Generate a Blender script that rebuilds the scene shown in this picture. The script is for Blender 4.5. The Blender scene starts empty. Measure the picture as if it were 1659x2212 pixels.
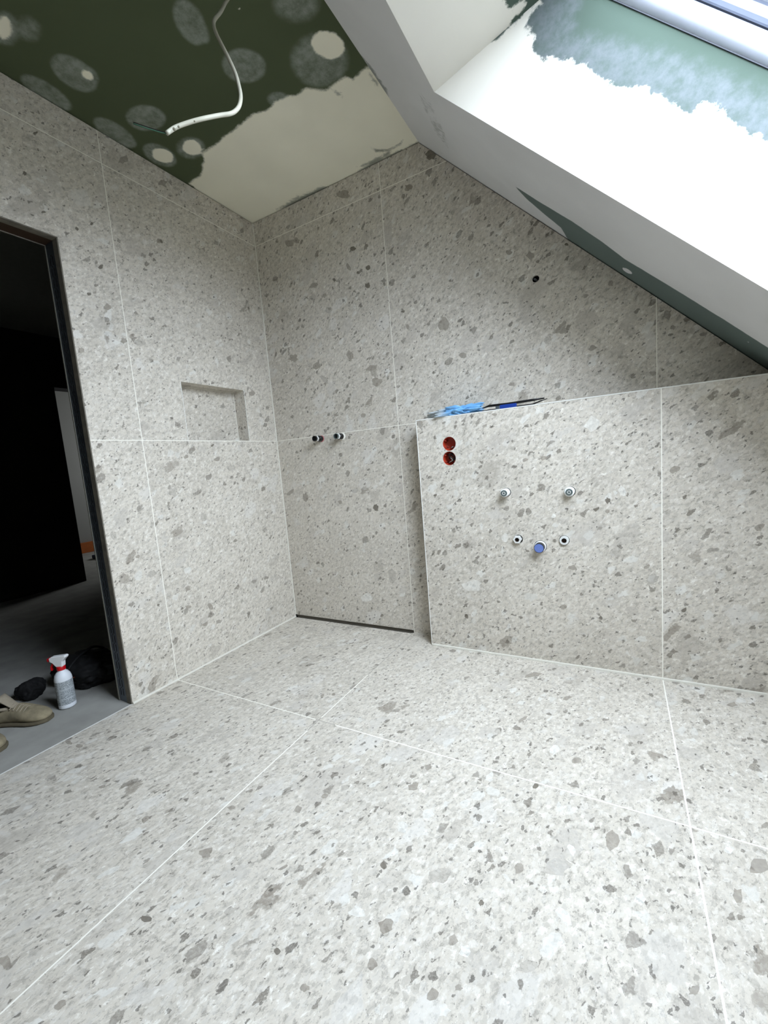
import bpy, bmesh, math, random
import numpy as np
from mathutils import Vector, Matrix, geometry, noise as mnoise
random.seed(7)
S = bpy.context.scene
COL = S.collection

# ------------------------------------------------------------------ camera
CAM = Vector((1.9648, -2.1183, 1.002))
F = Vector((-0.48942345, 0.8643216, -0.11581391))
R = Vector((0.87191937, 0.482752, -0.08189695))
U = Vector((0.0148759, 0.14106268, 0.9898889))
FPX = 908.08
cd = bpy.data.cameras.new('camera'); cam = bpy.data.objects.new('camera', cd); COL.objects.link(cam)
cd.sensor_fit = 'HORIZONTAL'; cd.sensor_width = 36; cd.lens = FPX / 1659 * 36; cd.clip_start = .02
M = Matrix((R, U, -F)).transposed().to_4x4(); M.translation = CAM; cam.matrix_world = M
S.camera = cam

# ------------------------------------------------------------------ light and exposure
S.view_settings.view_transform = 'Standard'; S.view_settings.look = 'None'
S.view_settings.gamma = 1; S.view_settings.use_curve_mapping = False
S.view_settings.exposure = 0.0
W = bpy.data.worlds.new('overcast_sky'); S.world = W; W.use_nodes = True
_n = W.node_tree.nodes; _l = W.node_tree.links; wb = _n['Background']; wb.inputs[1].default_value = 36.5
# overcast sky: brightest overhead, a third of that at the horizon, darker ground below
_c = _n.new('ShaderNodeTexCoord'); _s = _n.new('ShaderNodeSeparateXYZ'); _r = _n.new('ShaderNodeValToRGB'); _m = _n.new('ShaderNodeMapRange')
_l.new(_c.outputs['Generated'], _s.inputs[0]); _l.new(_s.outputs[2], _m.inputs[0]); _m.inputs[1].default_value = -1; _l.new(_m.outputs[0], _r.inputs[0]); _l.new(_r.outputs[0], wb.inputs[0])
_e = _r.color_ramp.elements; _e[0].position = .47; _e[0].color = (.06, .062, .055, 1); _e[1].position = 1.0; _e[1].color = (.89 * .68, .965 * .68, 1.13 * .68, 1)
for _p, _v in ((.50, .14), (.53, .30), (.68, .60), (.82, .76)): _q = _e.new(_p); _q.color = (.89 * _v, .965 * _v, 1.13 * _v, 1)

# ------------------------------------------------------------------ room dimensions (metres)
H = 2.5454; XS = 1.1304; TAN = math.tan(.7816)
def sz(x): return H - (x - XS) * TAN            # height of the sloped ceiling
KX = 2.9                                        # knee wall
YB = -3.6                                       # wall behind the camera
YO, YO2, XO, XO2 = -.584, -1.66, 1.43, 2.65     # roof window opening in the slope
HA, HD, HH = 1.0608, .114, 1.203                # low front wall: left end, depth, height
DY0, DY1, DZ = -1.1307, -2.03, 2.0134           # doorway
def ray(u, v): return F + R * ((u - 829.5) / FPX) - U * ((v - 1106) / FPX)
def hit(u, v, p0, n):
    d = ray(u, v); p0 = Vector(p0); n = Vector(n); return CAM + d * (n.dot(p0 - CAM) / n.dot(d))

# ------------------------------------------------------------------ node helpers
def lin(c):
    return tuple(((x / 255) / 12.92 if x / 255 <= .04045 else ((x / 255 + .055) / 1.055) ** 2.4) for x in c) + (1,)
class NT:
    def __init__(s, t): s.t = t; s.L = t.links; s.N = t.nodes
    def n(s, k, **kw):
        x = s.N.new(k)
        for a, b in kw.items(): setattr(x, a, b)
        return x
    def put(s, sock, v):
        if hasattr(v, 'is_output'): s.L.new(v, sock)
        else: sock.default_value = v
    def m(s, op, a, b=0.0, c=0.0, clamp=False):
        x = s.n('ShaderNodeMath', operation=op, use_clamp=clamp); s.put(x.inputs[0], a); s.put(x.inputs[1], b); s.put(x.inputs[2], c); return x.outputs[0]
    def mix(s, f, a, b, mode='MIX'):
        x = s.n('ShaderNodeMix', data_type='RGBA', blend_type=mode); s.put(x.inputs[0], f); s.put(x.inputs[6], a); s.put(x.inputs[7], b); return x.outputs[2]
    def noise(s, v, sc, det=3, rough=.5, dist=0.0):
        x = s.n('ShaderNodeTexNoise'); s.put(x.inputs['Vector'], v); x.inputs['Scale'].default_value = sc; x.inputs['Detail'].default_value = det
        x.inputs['Roughness'].default_value = rough; x.inputs['Distortion'].default_value = dist; return x
    def vor(s, v, sc, feat='F1'):
        x = s.n('ShaderNodeTexVoronoi', feature=feat); s.put(x.inputs['Vector'], v); x.inputs['Scale'].default_value = sc; return x
    def ss(s, v, lo, hi, a=0.0, b=1.0):
        x = s.n('ShaderNodeMapRange', interpolation_type='SMOOTHSTEP'); s.put(x.inputs[0], v); s.put(x.inputs[1], lo); s.put(x.inputs[2], hi)
        x.inputs[3].default_value = a; x.inputs[4].default_value = b; return x.outputs[0]
    def sep(s, v):
        x = s.n('ShaderNodeSeparateXYZ'); s.put(x.inputs[0], v); return x.outputs
    def vadd(s, a, b, op='ADD'):
        x = s.n('ShaderNodeVectorMath', operation=op); s.put(x.inputs[0], a); s.put(x.inputs[1], b); return x.outputs[0]
    def vscale(s, a, k):
        x = s.n('ShaderNodeVectorMath', operation='SCALE'); s.put(x.inputs[0], a); x.inputs['Scale'].default_value = k; return x.outputs[0]
def newmat(name):
    m = bpy.data.materials.new(name); m.use_nodes = True; t = NT(m.node_tree); b = m.node_tree.nodes['Principled BSDF']; return m, t, b
def setb(b, **k):
    for a, v in k.items(): b.inputs[a.replace('_', ' ')].default_value = v
def bump(t, b, h, st, dist=.001):
    x = t.n('ShaderNodeBump'); x.inputs['Strength'].default_value = st; x.inputs['Distance'].default_value = dist; t.put(x.inputs['Height'], h); t.L.new(x.outputs[0], b.inputs['Normal'])
def plain(name, rgb, rough=.6, metal=0.0, var=.12, sc=30, spec=.4):
    m, t, b = newmat(name); v = t.n('ShaderNodeTexCoord').outputs['Object']
    n = t.noise(v, sc, 4); c = lin(rgb); lo = tuple(x * (1 - var) for x in c[:3]) + (1,); hi = tuple(min(1, x * (1 + var)) for x in c[:3]) + (1,)
    t.put(b.inputs['Base Color'], t.mix(n.outputs[0], lo, hi)); setb(b, Roughness=rough, Metallic=metal); b.inputs['Specular IOR Level'].default_value = spec
    bump(t, b, n.outputs[0], .15, .002); return m

# conglomerate stone look of the porcelain tiles
def stone_group():
    g = bpy.data.node_groups.new('conglomerate', 'ShaderNodeTree')
    g.interface.new_socket('Vector', in_out='INPUT', socket_type='NodeSocketVector')
    g.interface.new_socket('Color', in_out='OUTPUT', socket_type='NodeSocketColor')
    g.interface.new_socket('Height', in_out='OUTPUT', socket_type='NodeSocketFloat')
    t = NT(g); gi = t.n('NodeGroupInput'); go = t.n('NodeGroupOutput'); v = gi.outputs[0]
    wn = t.noise(v, 16, 4, .65).outputs['Color']; wn2 = t.noise(v, 70, 3, .65).outputs['Color']
    d1 = t.vscale(t.vadd(wn, (.5, .5, .5), 'SUBTRACT'), .05); d2 = t.vscale(t.vadd(wn2, (.5, .5, .5), 'SUBTRACT'), .016)
    vs = t.vadd(v, d2); vl = t.vadd(t.vadd(v, d1), d2)
    # base, cloudy between warm and cool grey
    cl = t.noise(v, 5, 5, .6).outputs[0]
    col = t.mix(t.ss(cl, .35, .65), lin((198, 191, 178)), lin((207, 200, 187)))
    st = t.noise(vs, 72, 5, .70).outputs[0]
    fn = t.noise(v, 130, 6, .75).outputs[0]
    col = t.mix(t.m('MULTIPLY', t.ss(st, .34, .48, 1, 0), .9), col, lin((160, 154, 143)))
    col = t.mix(t.ss(st, .55, .68), col, lin((228, 224, 214)))
    col = t.mix(t.m('MULTIPLY', t.ss(fn, .33, .46, 1, 0), .8), col, lin((136, 130, 120)))
    col = t.mix(t.m('MULTIPLY', t.ss(fn, .57, .70), .6), col, lin((234, 231, 222)))
    # small pebbles: every cell a slightly different grey
    p = t.vor(vs, 92); r = t.sep(p.outputs['Color'])
    e = t.vor(vs, 92, 'DISTANCE_TO_EDGE').outputs['Distance']
    k = t.ss(e, .02, .14)
    tone = t.mix(t.ss(r[0], .0, 1.0), lin((158, 152, 141)), lin((224, 220, 211)))
    col = t.mix(t.m('MULTIPLY', k, t.m('MULTIPLY', t.ss(r[1], .35, .5), .42)), col, tone)
    def layer(vec, sc, pick, e0, e1, c0, c1, op, off):
        nonlocal col
        vv = t.vadd(vec, off)
        p = t.vor(vv, sc); r = t.sep(p.outputs['Color']); e = t.vor(vv, sc, 'DISTANCE_TO_EDGE').outputs['Distance']
        lo = t.m('ADD', e0, t.m('MULTIPLY', r[2], .16)); k = t.ss(e, lo, t.m('ADD', lo, e1 - e0))
        f = t.m('MULTIPLY', t.m('MULTIPLY', k, t.m('GREATER_THAN', r[0], 1 - pick)), op)
        tn = t.mix(r[1], c0, c1); inner = t.noise(t.vadd(vv, (1, 3, 2), 'MULTIPLY'), sc * 3, 4, .6).outputs[0]
        tn = t.mix(t.m('MULTIPLY', t.ss(inner, .35, .7), .4), tn, col)
        col = t.mix(f, col, tn)
    layer(vl, 8.5, .15, .06, .2, lin((158, 151, 139)), lin((190, 184, 175)), .5, (.3, .7, .1))
    layer(vl, 15, .16, .03, .09, lin((164, 157, 146)), lin((222, 219, 212)), .55, (.9, .2, .4))
    layer(vl, 19, .026, .08, .15, lin((126, 117, 104)), lin((150, 142, 130)), .75, (.15, .5, .8))
    layer(vs, 34, .055, .03, .08, lin((208, 206, 198)), lin((224, 223, 216)), .65, (.6, .35, .2))
    layer(vs, 36, .040, .06, .12, lin((112, 105, 94)), lin((140, 134, 124)), .85, (.4, .1, .6))
    layer(vs, 62, .045, .06, .12, lin((82, 77, 69)), lin((120, 113, 102)), .85, (.75, .8, .3))
    layer(vs, 130, .06, .07, .13, lin((74, 70, 63)), lin((105, 100, 92)), .85, (.2, .9, .5))
    t.L.new(col, go.inputs[0]); t.L.new(fn, go.inputs[1]); return g
STONE = stone_group()
def tile_mat(name, ux, ulines, uy, vlines, gw=.0032, dark_region=None):
    """porcelain slab look; grout lines where coordinate ux / uy equals one of the listed values"""
    m, t, b = newmat(name); v = t.n('ShaderNodeTexCoord').outputs['Object']; s = t.sep(v)
    a = 'XYZ'.index(ux); c = 'XYZ'.index(uy)
    # shift the pattern from slab to slab, and stretch it along a slanting bedding direction
    sh = 0.0
    for i, q in enumerate(ulines): sh = t.m('ADD', sh, t.m('MULTIPLY', t.m('GREATER_THAN', s[a], q), 1.37 + i))
    for i, q in enumerate(vlines): sh = t.m('ADD', sh, t.m('MULTIPLY', t.m('GREATER_THAN', s[c], q), 2.71 + i))
    cmb = t.n('ShaderNodeCombineXYZ'); t.put(cmb.inputs[0], sh); t.put(cmb.inputs[1], sh); t.put(cmb.inputs[2], sh)
    d_ = {'YZ': (0, .80, .60), 'XZ': (.74, 0, .67), 'XY': (.30, .954, 0)}[ux + uy]
    dp = t.n('ShaderNodeVectorMath', operation='DOT_PRODUCT'); t.L.new(v, dp.inputs[0]); dp.inputs[1].default_value = d_
    sc_ = t.n('ShaderNodeVectorMath', operation='SCALE'); sc_.inputs[0].default_value = d_; t.L.new(t.m('MULTIPLY', dp.outputs['Value'], .36), sc_.inputs['Scale'])
    g = t.n('ShaderNodeGroup', node_tree=STONE); t.L.new(t.vadd(t.vadd(v, sc_.outputs[0], 'SUBTRACT'), cmb.outputs[0]), g.inputs[0])
    f = 0.0
    for k, ls in ((a, ulines), (c, vlines)):
        for q in ls: f = t.m('MAXIMUM', f, t.m('LESS_THAN', t.m('ABSOLUTE', t.m('SUBTRACT', s[k], q)), gw / 2))
    gcol = lin((240, 237, 226))
    if dark_region:                       # ungrouted stretch of the joints in the shower floor
        d = t.n('ShaderNodeVectorMath', operation='DISTANCE'); t.L.new(v, d.inputs[0]); d.inputs[1].default_value = dark_region[0]
        d2 = t.n('ShaderNodeVectorMath', operation='DISTANCE'); t.L.new(v, d2.inputs[0]); d2.inputs[1].default_value = dark_region[1]
        near = t.m('MAXIMUM', t.m('LESS_THAN', d.outputs['Value'], dark_region[2]), t.m('LESS_THAN', d2.outputs['Value'], dark_region[3]))
        f = t.m('MULTIPLY', f, t.m('SUBTRACT', 1.0, t.m('MULTIPLY', near, .55)))
        gcol = t.mix(near, gcol, lin((120, 118, 112)))
    t.put(b.inputs['Base Color'], t.mix(f, g.outputs[0], gcol)); setb(b, Roughness=.55); b.inputs['Specular IOR Level'].default_value = .35
    return m
def paint_mat(name, board, thin, full, amp=.5, thinop=.8, sc=14):
    """green board under patches of filler; the patches are stored on the mesh as two masks"""
    m, t, b = newmat(name); v = t.n('ShaderNodeTexCoord').outputs['Object']
    A = t.n('ShaderNodeAttribute', attribute_name='filler').outputs['Fac']; B = t.n('ShaderNodeAttribute', attribute_name='skim').outputs['Fac']
    n = t.noise(v, sc, 7, .68).outputs[0]; n2 = t.noise(v, 40, 5, .7).outputs[0]; n3 = t.noise(v, 3, 3).outputs[0]
    jit = t.m('MULTIPLY', t.m('SUBTRACT', n, .5), amp)
    fa = t.ss(t.m('ADD', A, jit), .42, .60)
    fb = t.m('MULTIPLY', t.ss(t.m('ADD', B, t.m('MULTIPLY', jit, .3)), .30, .66), t.ss(t.m('ADD', t.m('MULTIPLY', n2, .5), t.m('MULTIPLY', n, .5)), .32, .66, .25, 1.0))
    base = t.mix(n3, board, tuple(x * 1.25 for x in board[:3]) + (1,))
    col = t.mix(fb, base, thin); fu = t.mix(t.ss(n3, .3, .7), full, tuple(x * .93 for x in full[:3]) + (1,))
    col = t.mix(fa, col, fu)
    C_ = t.n('ShaderNodeAttribute', attribute_name='smear').outputs['Fac']
    n4 = t.noise(v, 22, 6, .7, 1.2).outputs[0]
    col = t.mix(t.m('MULTIPLY', t.m('MULTIPLY', C_, t.ss(t.m('ADD', C_, t.m('MULTIPLY', t.m('SUBTRACT', n4, .5), 1.6)), .35, .8)), .85), col, thin if name == 'reveal_filler' else lin((92, 100, 90)))
    t.put(b.inputs['Base Color'], col); setb(b, Roughness=.85); b.inputs['Specular IOR Level'].default_value = .2
    bump(t, b, t.m('ADD', t.m('MULTIPLY', fa, 2), n2), .15, .001); return m

# ------------------------------------------------------------------ mesh helpers
def link(name, me, mats, parent=None, smooth=False, **props):
    o = bpy.data.objects.new(name, me); COL.objects.link(o)
    for mm in (mats if isinstance(mats, (list, tuple)) else [mats]): me.materials.append(mm)
    if smooth:
        for p in me.polygons: p.use_smooth = True
    if parent: o.parent = parent
    for k, v in props.items(): o[k] = v
    return o
def struct(name, me, mats, **k): return link(name, me, mats, kind='structure', **k)
def mesh(name, verts, faces, mi=None):
    me = bpy.data.meshes.new(name); me.from_pydata([tuple(v) for v in verts], [], faces); me.update()
    if mi: me.polygons.foreach_set('material_index', mi)
    return me
class MB:
    def __init__(s): s.v = []; s.f = []; s.mi = []
    def add(s, vs, fs, mi=0):
        o = len(s.v); s.v += [Vector(v) for v in vs]; s.f += [[i + o for i in f] for f in fs]; s.mi += [mi] * len(fs)
    def quad(s, a, b, c, d, mi=0): s.add([a, b, c, d], [[0, 1, 2, 3]], mi)
    def box(s, lo, hi, mi=0):
        x0, y0, z0 = lo; x1, y1, z1 = hi
        s.add([(x0, y0, z0), (x1, y0, z0), (x1, y1, z0), (x0, y1, z0), (x0, y0, z1), (x1, y0, z1), (x1, y1, z1), (x0, y1, z1)],
              [[0, 3, 2, 1], [4, 5, 6, 7], [0, 1, 5, 4], [1, 2, 6, 5], [2, 3, 7, 6], [3, 0, 4, 7]], mi)
    def poly(s, outer, holes=(), mi=0):
        loops = [[Vector(p) for p in outer]] + [[Vector(p) for p in h] for h in holes]
        flat = [p for l in loops for p in l]; s.add(flat, [list(f) for f in geometry.tessellate_polygon(loops)], mi)
    def lathe(s, prof, o=(0, 0, 0), ax=(0, 0, 1), seg=32, mi=0, cap0=True, cap1=True):
        ax = Vector(ax).normalized(); q = Vector((0, 0, 1)).rotation_difference(ax); o = Vector(o); vs = []
        for r, h in prof:
            for i in range(seg):
                a = 2 * math.pi * i / seg; vs.append(o + q @ Vector((r * math.cos(a), r * math.sin(a), h)))
        fs = []
        for k in range(len(prof) - 1):
            for i in range(seg):
                j = (i + 1) % seg; fs.append([k * seg + i, k * seg + j, (k + 1) * seg + j, (k + 1) * seg + i])
        if cap0: fs.append(list(range(seg))[::-1])
        if cap1: fs.append([(len(prof) - 1) * seg + i for i in range(seg)])
        s.add(vs, fs, mi)
    def tube(s, pts, r, seg=10, mi=0, caps=True):
        pts = [Vector(p) for p in pts]; rs = r if isinstance(r, (list, tuple)) else [r] * len(pts); vs = []; up = None
        for i, p in enumerate(pts):
            d = (pts[min(i + 1, len(pts) - 1)] - pts[max(i - 1, 0)]).normalized()
            if up is None: up = d.orthogonal().normalized()
            up = (up - d * up.dot(d)).normalized(); w = d.cross(up)
            for k in range(seg):
                a = 2 * math.pi * k / seg; vs.append(p + (up * math.cos(a) + w * math.sin(a)) * rs[i])
        fs = [[k * seg + i, k * seg + (i + 1) % seg, (k + 1) * seg + (i + 1) % seg, (k + 1) * seg + i] for k in range(len(pts) - 1) for i in range(seg)]
        if caps: fs += [list(range(seg))[::-1], [(len(pts) - 1) * seg + i for i in range(seg)]]
        s.add(vs, fs, mi)
    def loft(s, secs, mi=0, caps=True):
        n = len(secs[0]); vs = [p for c in secs for p in c]
        fs = [[k * n + i, k * n + (i + 1) % n, (k + 1) * n + (i + 1) % n, (k + 1) * n + i] for k in range(len(secs) - 1) for i in range(n)]
        if caps: fs += [list(range(n))[::-1], [(len(secs) - 1) * n + i for i in range(n)]]
        s.add(vs, fs, mi)
    def done(s, name, mats, parent=None, smooth=False, bevel=0, sub=0, weld=True, fix=True, **props):
        me = mesh(name, s.v, s.f, s.mi)
        bm = bmesh.new(); bm.from_mesh(me)
        if weld: bmesh.ops.remove_doubles(bm, verts=bm.verts, dist=1e-6)
        if fix: bmesh.ops.recalc_face_normals(bm, faces=bm.faces)
        bm.to_mesh(me); bm.free()
        o = link(name, me, mats, parent, smooth, **props)
        if bevel:
            b = o.modifiers.new('bevel', 'BEVEL'); b.width = bevel; b.segments = 2; b.limit_method = 'ANGLE'
        if sub:
            b = o.modifiers.new('sub', 'SUBSURF'); b.levels = sub; b.render_levels = sub
        return o
def empty(name, loc, **props):
    o = bpy.data.objects.new(name, None); COL.objects.link(o); o.location = loc; o.empty_display_size = .05
    for k, v in props.items(): o[k] = v
    return o
def reparent(o, root):
    o.parent = root; o.matrix_parent_inverse = Matrix.Translation(-root.location)
def spline(pts, n=12):
    pts = [Vector(p) for p in pts]; P = [pts[0] * 2 - pts[1]] + pts + [pts[-1] * 2 - pts[-2]]; out = []
    for i in range(1, len(P) - 2):
        for k in range(n):
            t = k / n; a, b, c, d = P[i - 1:i + 3]
            out.append(.5 * ((2 * b) + (c - a) * t + (2 * a - 5 * b + 4 * c - d) * t * t + (3 * b - a - 3 * c + d) * t ** 3))
    return out + [pts[-1]]

# painted plaster: bilinear grids that carry the filler masks
def sdf(P, poly):
    poly = np.array(poly); d = np.full(len(P), 1e9); ins = np.zeros(len(P), bool); n = len(poly)
    for i in range(n):
        a = poly[i]; b = poly[(i + 1) % n]; e = b - a; w = P - a
        t = np.clip((w @ e) / (e @ e), 0, 1); d = np.minimum(d, np.linalg.norm(w - t[:, None] * e, axis=1))
        c = (a[1] > P[:, 1]) != (b[1] > P[:, 1])
        xx = a[0] + (P[:, 1] - a[1]) / (e[1] if abs(e[1]) > 1e-12 else 1e-12) * e[0]; ins ^= c & (P[:, 0] < xx)
    return np.where(ins, d, -d)
def painted(name, quads, mat, p0, nrm, shapes, cell=.011, base=0.0, **k):
    """quads: 4 corner lists; shapes: (attribute, softness, level, outline on the photographed plane)"""
    verts = []; faces = []
    for q in quads:
        q = [Vector(c) for c in q]
        nu = max(2, int(max((q[1] - q[0]).length, (q[2] - q[3]).length) / cell)); nv = max(2, int(max((q[3] - q[0]).length, (q[2] - q[1]).length) / cell)); o = len(verts)
        for j in range(nv + 1):
            for i in range(nu + 1):
                a, b = i / nu, j / nv; verts.append(q[0] * (1 - a) * (1 - b) + q[1] * a * (1 - b) + q[2] * a * b + q[3] * (1 - a) * b)
        for j in range(nv):
            for i in range(nu): s = o + j * (nu + 1) + i; faces.append([s, s + 1, s + nu + 2, s + nu + 1])
    me = mesh(name, verts, faces)
    n = Vector(nrm).normalized(); e1 = n.orthogonal().normalized(); e2 = n.cross(e1); p0 = Vector(p0)
    VV = np.array([((v - p0).dot(e1), (v - p0).dot(e2)) for v in verts])
    out = {'filler': np.full(len(verts), base), 'skim': np.zeros(len(verts)), 'smear': np.zeros(len(verts))}
    for at, soft, lev, pts in shapes:
        pl = [hit(u, w, p0, n) for u, w in pts]; pl = [((p - p0).dot(e1), (p - p0).dot(e2)) for p in pl]
        val = np.clip(.5 + sdf(VV, pl) / (2 * soft), 0, lev)
        if at == 'bare': out['filler'] = np.minimum(out['filler'], 1 - val)
        else: out[at] = np.maximum(out[at], val)
    for at, val in out.items():
        A = me.attributes.new(at, 'FLOAT', 'POINT'); A.data.foreach_set('value', val.astype(np.float32))
    return struct(name, me, mat, **k)
def ell(cx, cy, rx, ry, ang=0, n=20):
    a = math.radians(ang); return [(cx + rx * math.cos(t) * math.cos(a) - ry * math.sin(t) * math.sin(a), cy + rx * math.cos(t) * math.sin(a) + ry * math.sin(t) * math.cos(a)) for t in [2 * math.pi * i / n for i in range(n)]]

# ------------------------------------------------------------------ materials
T_LEFT = tile_mat('tile_left', 'Y', [-.904, -2.11], 'Z', [1.2005, 2.407])
T_BACK = tile_mat('tile_back', 'X', [.9028, 2.1057], 'Z', [1.2005, 2.407])
T_LOW = tile_mat('tile_low', 'X', [2.1122], 'Z', [], gw=.0036)
T_SIDE = tile_mat('tile_side', 'Y', [], 'Z', [])
T_LEDGE = tile_mat('tile_ledge', 'X', [2.1122], 'Y', [])
T_FLOOR = tile_mat('tile_floor', 'X', [.8969, 2.1122], 'Y', [-.9037, -2.11], gw=.0042, dark_region=((.93, -.93, 0), (.9, .1, 0), .055, .62))
SIL = plain('white_silicone', (226, 223, 212), .45, var=.05)
EDGE = plain('edge_profile', (228, 228, 222), .35, var=.04)
BOARD = plain('backing_board', (38, 44, 40), .9)
DARK = plain('dark_void', (16, 16, 15), .9)
CEIL = paint_mat('ceiling_filler', lin((74, 82, 60)), lin((142, 148, 138)), lin((244, 240, 220)))
SLOPE = paint_mat('slope_filler', lin((98, 110, 106)), lin((150, 155, 150)), lin((222, 222, 222)), amp=.25)
REVM = paint_mat('reveal_filler', lin((62, 75, 67)), lin((94, 100, 103)), lin((212, 209, 200)), amp=1.1, sc=26)
WHITEWALL = plain('filled_plaster', (226, 222, 212), .85, var=.05, sc=4)
CONC = plain('grey_screed', (156, 155, 149), .85, var=.38, sc=7)
HALL = plain('hall_board', (34, 33, 30), .9, var=.1, sc=5)  # near-black base colour stands in for the deep shade of the hall
LACQ = plain('window_lacquer', (196, 202, 216), .3, var=.03)
LACQ2 = plain('window_grey', (122, 129, 146), .35, var=.03)
SEAL = plain('rubber_seal', (52, 56, 64), .6)
STEEL = plain('galvanised_steel', (96, 104, 112), .45, .7, var=.2, sc=20)
CHROME = plain('bright_steel', (205, 208, 208), .22, .9, var=.05)
BRIGHT = plain('pale_steel', (232, 233, 230), .3, .25, var=.03)
ZINC = plain('dull_zinc', (120, 135, 135), .4, .8, var=.1)
BLACKP = plain('black_plastic', (14, 14, 15), .35, var=.1)
WHITEP = plain('white_plastic', (232, 233, 232), .35, var=.02)
REDP = plain('red_plastic', (190, 14, 24), .35, var=.05)

# ------------------------------------------------------------------ floor
mb = MB(); FS = -.012
cov = [(.303, -.064), (.603, -.064), (.603, FS), (.303, FS)]
mb.poly([(0, YB, 0), (KX, YB, 0), (KX, 0, 0), (.9, 0, 0), (.886, FS, 0), (.603, FS, 0), (.603, -.064, 0), (.303, -.064, 0), (.303, FS, 0), (0, FS, 0)])
mb.done('floor', T_FLOOR, kind='structure', fix=False)
mb = MB(); mb.box((-.11, YB, -.06), (KX, -.08, -.045)); mb.box((-.11, -.08, -.06), (1.3, .08, -.05)); mb.done('floor', CONC, kind='structure')
# recessed linear shower drain under the back wall
root = empty('linear_drain', (.45, 0, -.03), label='dark linear shower drain slot along the foot of the back wall', category='drain')
mb = MB(); mb.box((0, -.10, -.045), (.905, .055, -.038)); mb.box((.898, -.1, -.045), (.905, .055, -.0005)); mb.box((0, -.10, -.045), (.003, .055, -.0005))
mb.box((0, -.1, -.045), (.905, -.095, -.003)); reparent(mb.done('channel', BLACKP), root)
mb = MB(); mb.box((0, .012, -.038), (.905, .016, .03)); reparent(mb.done('back_plate', plain('dusty_steel', (126, 120, 108), .6), label='dusty grey back plate of the slot'), root)
mb = MB(); mb.box((.3060, -.0610, -.012), (.6000, FS, -.0003)); reparent(mb.done('inspection_cover', T_FLOOR, label='removable tiled strip over the drain'), root)
mb = MB(); mb.box((.3030, -.0640, -.014), (.6030, -.0610, -.0012)); mb.box((.3030, -.0640, -.014), (.3060, FS, -.0012)); mb.box((.6000, -.0640, -.014), (.6030, FS, -.0012)); reparent(mb.done('cover_seat', DARK), root)

# ------------------------------------------------------------------ left wall with doorway and niche
G = .004
NY0, NY1, NZ0, NZ1, ND = -.6565, -.2353, 1.203, 1.503, .092
mb = MB(); X = 0
def yz(a, b, c, d, m=0): mb.poly([(X, a, c), (X, b, c), (X, b, d), (X, a, d)], mi=m)
yz(DY0, NY0, 0, H - G); yz(NY1, 0, 0, H - G); yz(NY0, NY1, 0, NZ0); yz(NY0, NY1, NZ1, H - G); yz(DY1, DY0, DZ, H - G); yz(YB, DY1, 0, H - G)
x = -ND
mb.quad((x, NY0, NZ0), (x, NY1, NZ0), (x, NY1, NZ1), (x, NY0, NZ1))
mb.quad((0, NY0, NZ0), (0, NY1, NZ0), (x, NY1, NZ0), (x, NY0, NZ0)); mb.quad((0, NY0, NZ1), (0, NY1, NZ1), (x, NY1, NZ1), (x, NY0, NZ1))
mb.quad((0, NY0, NZ0), (0, NY0, NZ1), (x, NY0, NZ1), (x, NY0, NZ0)); mb.quad((0, NY1, NZ0), (0, NY1, NZ1), (x, NY1, NZ1), (x, NY1, NZ0))
# hall side and the board behind the tiles
X = -.1; yz(DY0, .1, -.05, H + .02, 1); yz(DY1, DY0, DZ, H + .02, 1); yz(YB - .1, DY1, -.05, H + .02, 1)
X = -.008; yz(NY1 + .003, .1, -.05, H, 1); yz(DY0, NY0 - .003, -.05, H, 1); yz(NY0 - .003, NY1 + .003, NZ1 + .003, H, 1); yz(DY1, DY0, DZ, H, 1); yz(YB, DY1, -.05, H, 1)
mb.done('wall_left', [T_LEFT, BOARD], kind='structure', fix=False)

# doorway lining
d = empty('door_1', (-.05, DY0, 0), kind='structure')
def roughen(o, amp, cell=.02):
    pass
ROUGH = plain('mortar_edge', (112, 107, 96), .9, var=.45, sc=40)
WOODB = plain('raw_timber', (62, 44, 30), .8, var=.3, sc=20)
mb = MB(); mb.box((-.036, DY0 - .004, 0), (-.001, DY0 + .01, DZ)); mb.box((-.036, DY1 - .01, 0), (-.001, DY1 + .004, DZ)); reparent(mb.done('mortar_edge', ROUGH), d)
mb = MB(); mb.box((-.036, DY1, DZ - .004), (-.001, DY0, DZ + .01)); reparent(mb.done('head_edge', ROUGH), d)
mb = MB(); mb.box((-.100, DY1, DZ - .003), (-.036, DY0, DZ + .01)); reparent(mb.done('head_board', WOODB), d)
for sy, yy in ((1, DY0), (-1, DY1)):
    mb = MB(); a, b_ = sorted((yy - .002 * sy, yy + .01 * sy)); mb.box((-.098, a, 0), (-.036, b_, DZ)); st = mb.done('stud_profile', STEEL); reparent(st, d)
    mb = MB()
    z = .03; k = 0
    while z < DZ - .06:
        for cx_, off in ((-.078, 0), (-.058, .0)):
            c0, c1 = sorted((yy - .0026 * sy, yy - .0018 * sy)); mb.box((cx_ - .0022, c0, z + off), (cx_ + .0022, c1, z + off + .034))
        c0, c1 = sorted((yy - .0026 * sy, yy - .0018 * sy)); mb.box((-.0705, c0, z + .036), (-.0655, c1, z + .041)); z += .043
    so = mb.done('slots', DARK); reparent(so, d)
    mb = MB(); c0, c1 = sorted((yy - .005 * sy, yy + .01 * sy)); mb.box((-.104, c0, 0), (-.098, c1, DZ)); reparent(mb.done('corner_bead', plain('bead', (120, 118, 108), .6)), d)
mb = MB(); mb.box((-.104, DY1, DZ - .005), (-.098, DY0, DZ + .01)); reparent(mb.done('head_bead', plain('bead2', (150, 145, 138), .6)), d)

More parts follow.
